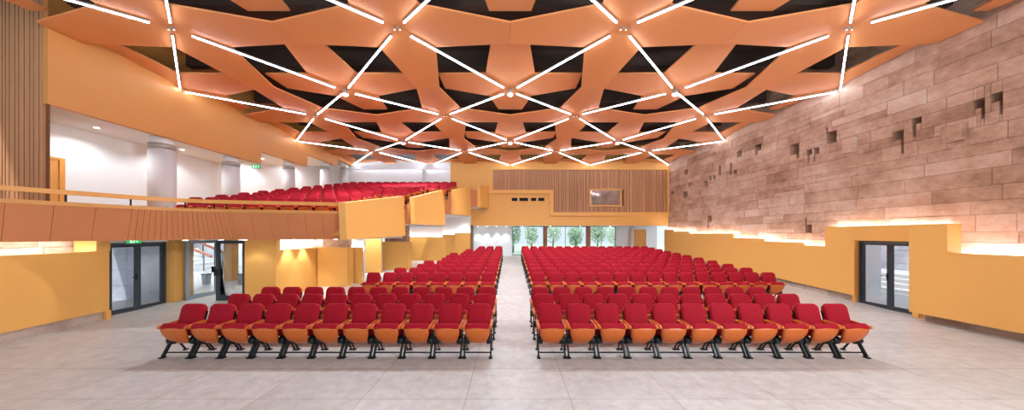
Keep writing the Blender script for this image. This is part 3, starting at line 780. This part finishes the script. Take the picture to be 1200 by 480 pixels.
strip('led_strip', [((-7.9, 13.36, 1.75), (-6.4, 13.36, 1.75)), ((-8.3, 10.7, 1.72), (-8.3, 13.1, 1.72))], 'white light line in the niche below the balcony front')
strip('led_strip', [((-7.3, 20.5, 2.12), (-5.5, 20.5, 2.12)), ((-5.3, 20.54, 2.1), (-4.3, 20.54, 2.1))], 'white light line above the yellow casing under second parapet panel')
strip('led_strip', [((-5.1, 22.7, 2.26), (-4.2, 22.7, 2.26)), ((-4.0, 22.82, 2.41), (-3.0, 22.82, 2.41))], 'white light line above the yellow casing beside the foyer')

# downlights with their beams
def downlight(x, y, z, label, e=60, size=70, group='recessed downlights'):
    root = empty('downlight', (x, y, z), label, 'downlight', group)
    m = MB(); m.cyl((0, 0, -.02), (0, 0, 0), .085, n=18); m.build('trim_ring', 'ivory', root)
    m = MB(); m.cyl((0, 0, -.026), (0, 0, -.02), .06, n=16); m.build('lens', 'down', root)
    l = bpy.data.lights.new('beam', 'SPOT'); l.energy = e; l.spot_size = math.radians(size); l.spot_blend = .5; l.shadow_soft_size = .10; l.color = (.88, .95, 1)
    b = bpy.data.objects.new('beam', l); COL.objects.link(b); b.parent = root; b.location = (0, 0, -.05)
for k, px in enumerate((560, 570, 582, 593)):
    downlight((px - 598) / 358 * 25.0, 25.05, Zb, '%s downlight from the dark edge washing the white foyer wall' % ORD[k], 90)
for k, px in enumerate((612, 645, 680, 715)):
    downlight((px - 598) / 358 * 24.2, 24.2, Zb, '%s downlight from the aisle above the foyer windows' % ORD[k], 70)
for k, yy in enumerate((10.95, 11.75)):
    downlight(-7.78, yy, 2.17, ['downlight in the niche beside the yellow wall below balcony', 'downlight in the niche beside the stone pier below balcony'][k], 110, 75)
for k, x in enumerate((-7.6, -7.1, -6.5)):
    downlight(x, 15.35, 2.79, '%s downlight from the first stone pier in the second niche' % ORD[k], 160)
for k, x in enumerate((-6.3, -5.0)):
    downlight(x, 19.85, 3.5, ['downlight in the third niche below the balcony', 'downlight over the third yellow casing below the balcony'][k], 200)
downlight(-3.4, 22.2, 4.22, 'downlight under the last balcony box', 200)
downlight(-.9, 22.6, 8.99, 'downlight above the rear wall', 1) if False else None
for k, (x, y, z, e) in enumerate(((-13.0, 9.6, 5.70, 40), (-13.0, 12.1, 5.70, 40), (-13.0, 16.0, 6.30, 50), (-13.0, 19.2, 7.01, 60))):
    downlight(x, y, z, '%s downlight from the stage washing the white wall of the balcony aisle' % ORD[k], e * 2.5, 150)
for k, (x, y, e) in enumerate(((-10.3, 12.3, 60), (-14.5, 14.6, 120), (-17.5, 13.5, 120), (-16.5, 17.0, 120))):
    downlight(x, y, 2.17 if x > -13.8 else 3.2, '%s downlight of the white corridor beyond the glass doors' % ORD[k], e * 3, 150)
for k, (x, y) in enumerate(((-8.6, 9.9), (-10.0, 9.4), (-6.4, 11.2))):
    downlight(x, y, 2.17, ['downlight under the balcony beside the dark glass door leaf', 'downlight under the balcony front near the doors', 'downlight under the balcony beside the first pier'][k], 25, 120)

# ------------------------------------------------------------------ seats
PITCH = 0.57
UPB = Vector((0, .25, .968)); UPS = Vector((0, -.79, .613))
def p_back(m, mi=0): m.pillow((0, .085, .685), (1, 0, 0), UPB, .455, .54, .085, .095, .014, mi)
def p_bshell(m, mi=0): m.pillow((0, .135, .655), (-1, 0, 0), UPB, .45, .50, .022, .07, .004, mi)
def p_cush(m, mi=0):
    m.pillow((0, -.105, .500), (1, 0, 0), UPS, .46, .42, .10, .05, .016, mi)
def p_shell(m, mi=0):
    prof = [(-.290, .585), (-.288, .53), (-.265, .45), (-.225, .36), (-.165, .285), (-.09, .235), (-.02, .212), (.04, .215)]
    wid = [.230, .232, .228, .200, .168, .152, .125, .07]
    inn = [(-.262, .585), (-.255, .54), (-.232, .47), (-.19, .39), (-.135, .32), (-.07, .275), (-.01, .25), (.04, .245)]
    bm = m.bm; N = 8
    def grid(pr, dx):
        G = []
        for (y, z), w in zip(pr, wid):
            r = []
            for i in range(N + 1):
                u = -1 + 2 * i / N; r.append(bm.verts.new((u * (w - dx), y + .022 * u * u, z + .012 * u * u)))
            G.append(r)
        return G
    A, B = grid(prof, 0), grid(inn, .008)
    def q(a, b, c, d, sm=True):
        f = bm.faces.new((a, b, c, d)); f.smooth = sm; f.material_index = mi
    K = len(prof)
    for G in (A, B):
        for j in range(K - 1):
            for i in range(N): q(G[j][i], G[j][i + 1], G[j + 1][i + 1], G[j + 1][i])
    for j in range(K - 1):
        for i in (0, N): q(A[j][i], A[j + 1][i], B[j + 1][i], B[j][i], False)
    for j in (0, K - 1):
        for i in range(N): q(A[j][i], A[j][i + 1], B[j][i + 1], B[j][i], False)
def p_arm(m, s, mi=0):
    x = s * .252; w = .024
    pr = [(-.285, .590), (-.265, .618), (.10, .642), (.12, .632), (.12, .60), (.08, .585), (-.24, .560), (-.275, .566)]
    m.hexa([(x - w, y, z) for y, z in pr], [(x + w, y, z) for y, z in pr], mi)
def p_front_leg(m, s, mi=0):
    x = s * .250
    m.bar((x, -.04, .30), (x, -.205, .02), .03, .055, mi, up=(0, .86, .5)); m.box(x - .032, x + .032, -.255, -.165, 0, .022, mi)
def p_rear_leg(m, s, mi=0):
    x = s * .250
    m.bar((x, .02, .30), (x, .20, .02), .016, .03, mi, up=(0, .8, .6)); m.box(x - .028, x + .028, .17, .24, 0, .02, mi)
def p_bracket(m, s, mi=0):
    x = s * .250
    m.bar((x, 0, .30), (x, .075, .60), .024, .05, mi, up=(0, 1, -.28)); m.bar((x - s * .02, .07, .48), (x - s * .02, .16, .80), .02, .03, mi, up=(0, 1, -.28))
def p_hub(m, s, mi=0):
    m.cyl((s * .165, -.06, .295), (s * .272, -.06, .295), .080, n=18, mi=mi); m.cyl((s * .150, -.05, .30), (s * .165, -.05, .30), .05, n=14, mi=mi)
def p_bar(m, mi=0): m.bar((-.25, -.15, .085), (.25, -.15, .085), .022, .022, mi)
def part(fn, name, mt, root, *a):
    m = MB(); fn(m, *a); return m.build(name, mt, root)

def seat_full():
    r = bpy.data.objects.new('auditorium_seat', None); COL.objects.link(r); r.empty_display_size = .1
    b = part(p_back, 'backrest', 'red', r); part(p_bshell, 'backrest_shell', 'wood', b)['label'] = 'orange wooden rear shell of the backrest'
    part(p_cush, 'seat_cushion', 'red', r); part(p_shell, 'seat_shell', 'wood', r)['label'] = 'orange wooden underside of the tipped seat'
    for s in (-1, 1):
        part(p_arm, 'armrest', 'wood', r, s); part(p_front_leg, 'leg', 'black', r, s); part(p_rear_leg, 'leg', 'black', r, s)
        part(p_bracket, 'bracket', 'black', r, s); part(p_hub, 'hinge', 'black', r, s)
    part(p_bar, 'crossbar', 'black', r); return r
def seat_mid():
    r = bpy.data.objects.new('auditorium_seat', None); COL.objects.link(r); r.empty_display_size = .1
    part(p_back, 'backrest', 'red', r); part(p_cush, 'seat_cushion', 'red', r); part(p_shell, 'seat_shell', 'wood', r)
    for s in (-1, 1): part(p_arm, 'armrest', 'wood', r, s)
    m = MB()
    for s in (-1, 1): p_front_leg(m, s); p_rear_leg(m, s); p_bracket(m, s); p_hub(m, s)
    p_bar(m); m.build('base', 'black', r); return r
def seat_far_mb(m=None):
    m = m or MB()
    p_back(m, 0); p_bshell(m, 1); p_cush(m, 0); p_shell(m, 1)
    for s in (-1, 1): p_arm(m, s, 1); p_front_leg(m, s, 2); p_rear_leg(m, s, 2); p_bracket(m, s, 2); p_hub(m, s, 2)
    p_bar(m, 2); return m
SEATS = []                                   # (key, x, y, z, label, group, detail)
def rown(n): return 'front' if n == 0 else ORD[n]
HY = [5.98, 7.0, 7.93] + [10.5 + .975 * k for k in range(11)]
LEFTN = [11, 11, 11, 8, 7, 6, 6, 5, 5, 5, 4, 4, 3, 3]
for r in range(14):
    n = 11 if r < 3 else 15
    for i in range(n):
        x = (.785 if r < 3 else .98) + PITCH * i
        lb = 'red tip-up seat, %s row of the block beside stone wall, %s from the aisle' % (rown(r), ORD[i])
        SEATS.append((('R', r, i), x, HY[r], floor_z(HY[r]), lb, 'red seats of the block beside the stone wall', 2 if r < 3 else 1 if r < 4 else 0))
    for i in range(LEFTN[r]):
        x = -(.62 if r < 3 else .76) - PITCH * i
        lb = 'red tip-up seat, %s row of the block below the balcony, %s from the aisle' % (rown(r), ORD[i])
        SEATS.append((('L', r, i), x, HY[r], floor_z(HY[r]), lb, 'red seats of the block below the balcony', 2 if r < 3 else 1 if r < 4 else 0))
for k in range(NR):
    i = 0
    while True:
        x = -10.75 + PITCH * i
        if x > limit(row_y(k)) - .27: break
        lb = 'red balcony seat, %s row from the handrail, %s from the white columns' % (rown(k) if k else 'first', ORD[i])
        SEATS.append((('B', k, i), x, row_y(k), row_z(k), lb, 'red seats on the balcony', 1 if k < 1 else 0)); i += 1
HIDE = set()                                 # the seats that show least, built as one mass
LEAST = {'B5': [0, 1, 2, 3, 4, 5, 6, 7], 'B6': [0, 1, 2, 3, 4, 5, 6, 7, 8, 9], 'B7': [0, 1, 2, 3, 4, 5, 6, 7, 8, 9], 'B8': [0, 1, 2, 3, 4, 5, 6, 7, 8, 9], 'B9': [0, 1, 2, 3, 4, 5, 6, 7, 8, 9, 10, 11], 'B10': [0, 1, 2, 3, 4, 5, 6, 7, 8, 9, 10, 11], 'B11': [0, 1, 2, 3, 4, 5, 6, 7, 8, 9, 10, 11], 'L11': [2, 3], 'L12': [1, 2], 'L13': [0, 1, 2], 'R11': [1, 4, 6, 7, 9, 11, 12, 13, 14], 'R12': [1, 2, 3, 4, 5, 6, 7, 8, 9, 10, 11, 12, 13, 14], 'R13': [0, 1, 2, 3, 4, 5, 6, 7, 8, 9, 10, 11, 12, 13, 14]}
HIDE = {(k[0], int(k[1:]), i) for k, l in LEAST.items() for i in l}
proto = {2: seat_full(), 1: seat_mid(), 0: seat_far_mb().build('auditorium_seat', ['red', 'wood', 'black'])}
used = set(); mass = []
for (key, x, y, z, lb, gr, det) in SEATS:
    if key in HIDE: mass.append((x, y, z)); continue
    if det in used: o = copy_tree(proto[det])
    else: o = proto[det]; used.add(det)
    o.location = (x, y, z); tag(o, lb, 'seat', gr)
if mass:
    src = proto[0].data; vs, fs, mi, sm = [], [], [], []
    for (x, y, z) in mass:
        b = len(vs); vs += [(v.co.x + x, v.co.y + y, v.co.z + z) for v in src.vertices]
        for p in src.polygons: fs.append([b + v for v in p.vertices]); mi.append(p.material_index); sm.append(p.use_smooth)
    me = bpy.data.meshes.new('rear_seats'); me.from_pydata(vs, [], fs); me.polygons.foreach_set('material_index', mi); me.polygons.foreach_set('use_smooth', sm)
    for n in ('red', 'wood', 'black'): me.materials.append(M[n])
    o = bpy.data.objects.new('rear_seats', me); COL.objects.link(o)
    tag(o, 'red seats farthest back and mostly hidden behind the other rows', 'seats', kind='stuff')

# ------------------------------------------------------------------ daylight and an added fill lamp
w = bpy.data.worlds.new('daylight'); SC.world = w; w.use_nodes = True
bg = w.node_tree.nodes['Background']; bg.inputs[0].default_value = (.82, .91, 1.0, 1); bg.inputs[1].default_value = 0.9
sun = bpy.data.lights.new('sun', 'SUN'); sun.energy = 3.5; sun.angle = math.radians(2); so = bpy.data.objects.new('sun', sun); COL.objects.link(so)
ar = bpy.data.lights.new('added_side_fill', 'AREA'); ar.shape = 'RECTANGLE'; ar.size = 1.2; ar.size_y = .8; ar.energy = 750; ar.color = (.95, .97, 1)  # unseen area lamp, added to brighten the left wall and floor
ao = bpy.data.objects.new('added_side_fill', ar); COL.objects.link(ao); ao.location = (8.5, -1.0, 5.5)
ao.rotation_euler = (Vector((-11, 8.0, .6)) - ao.location).to_track_quat('-Z', 'Y').to_euler()
so.location = (0, -3, 30); so.rotation_euler = Vector((.25, .45, -.85)).to_track_quat('-Z', 'Y').to_euler()
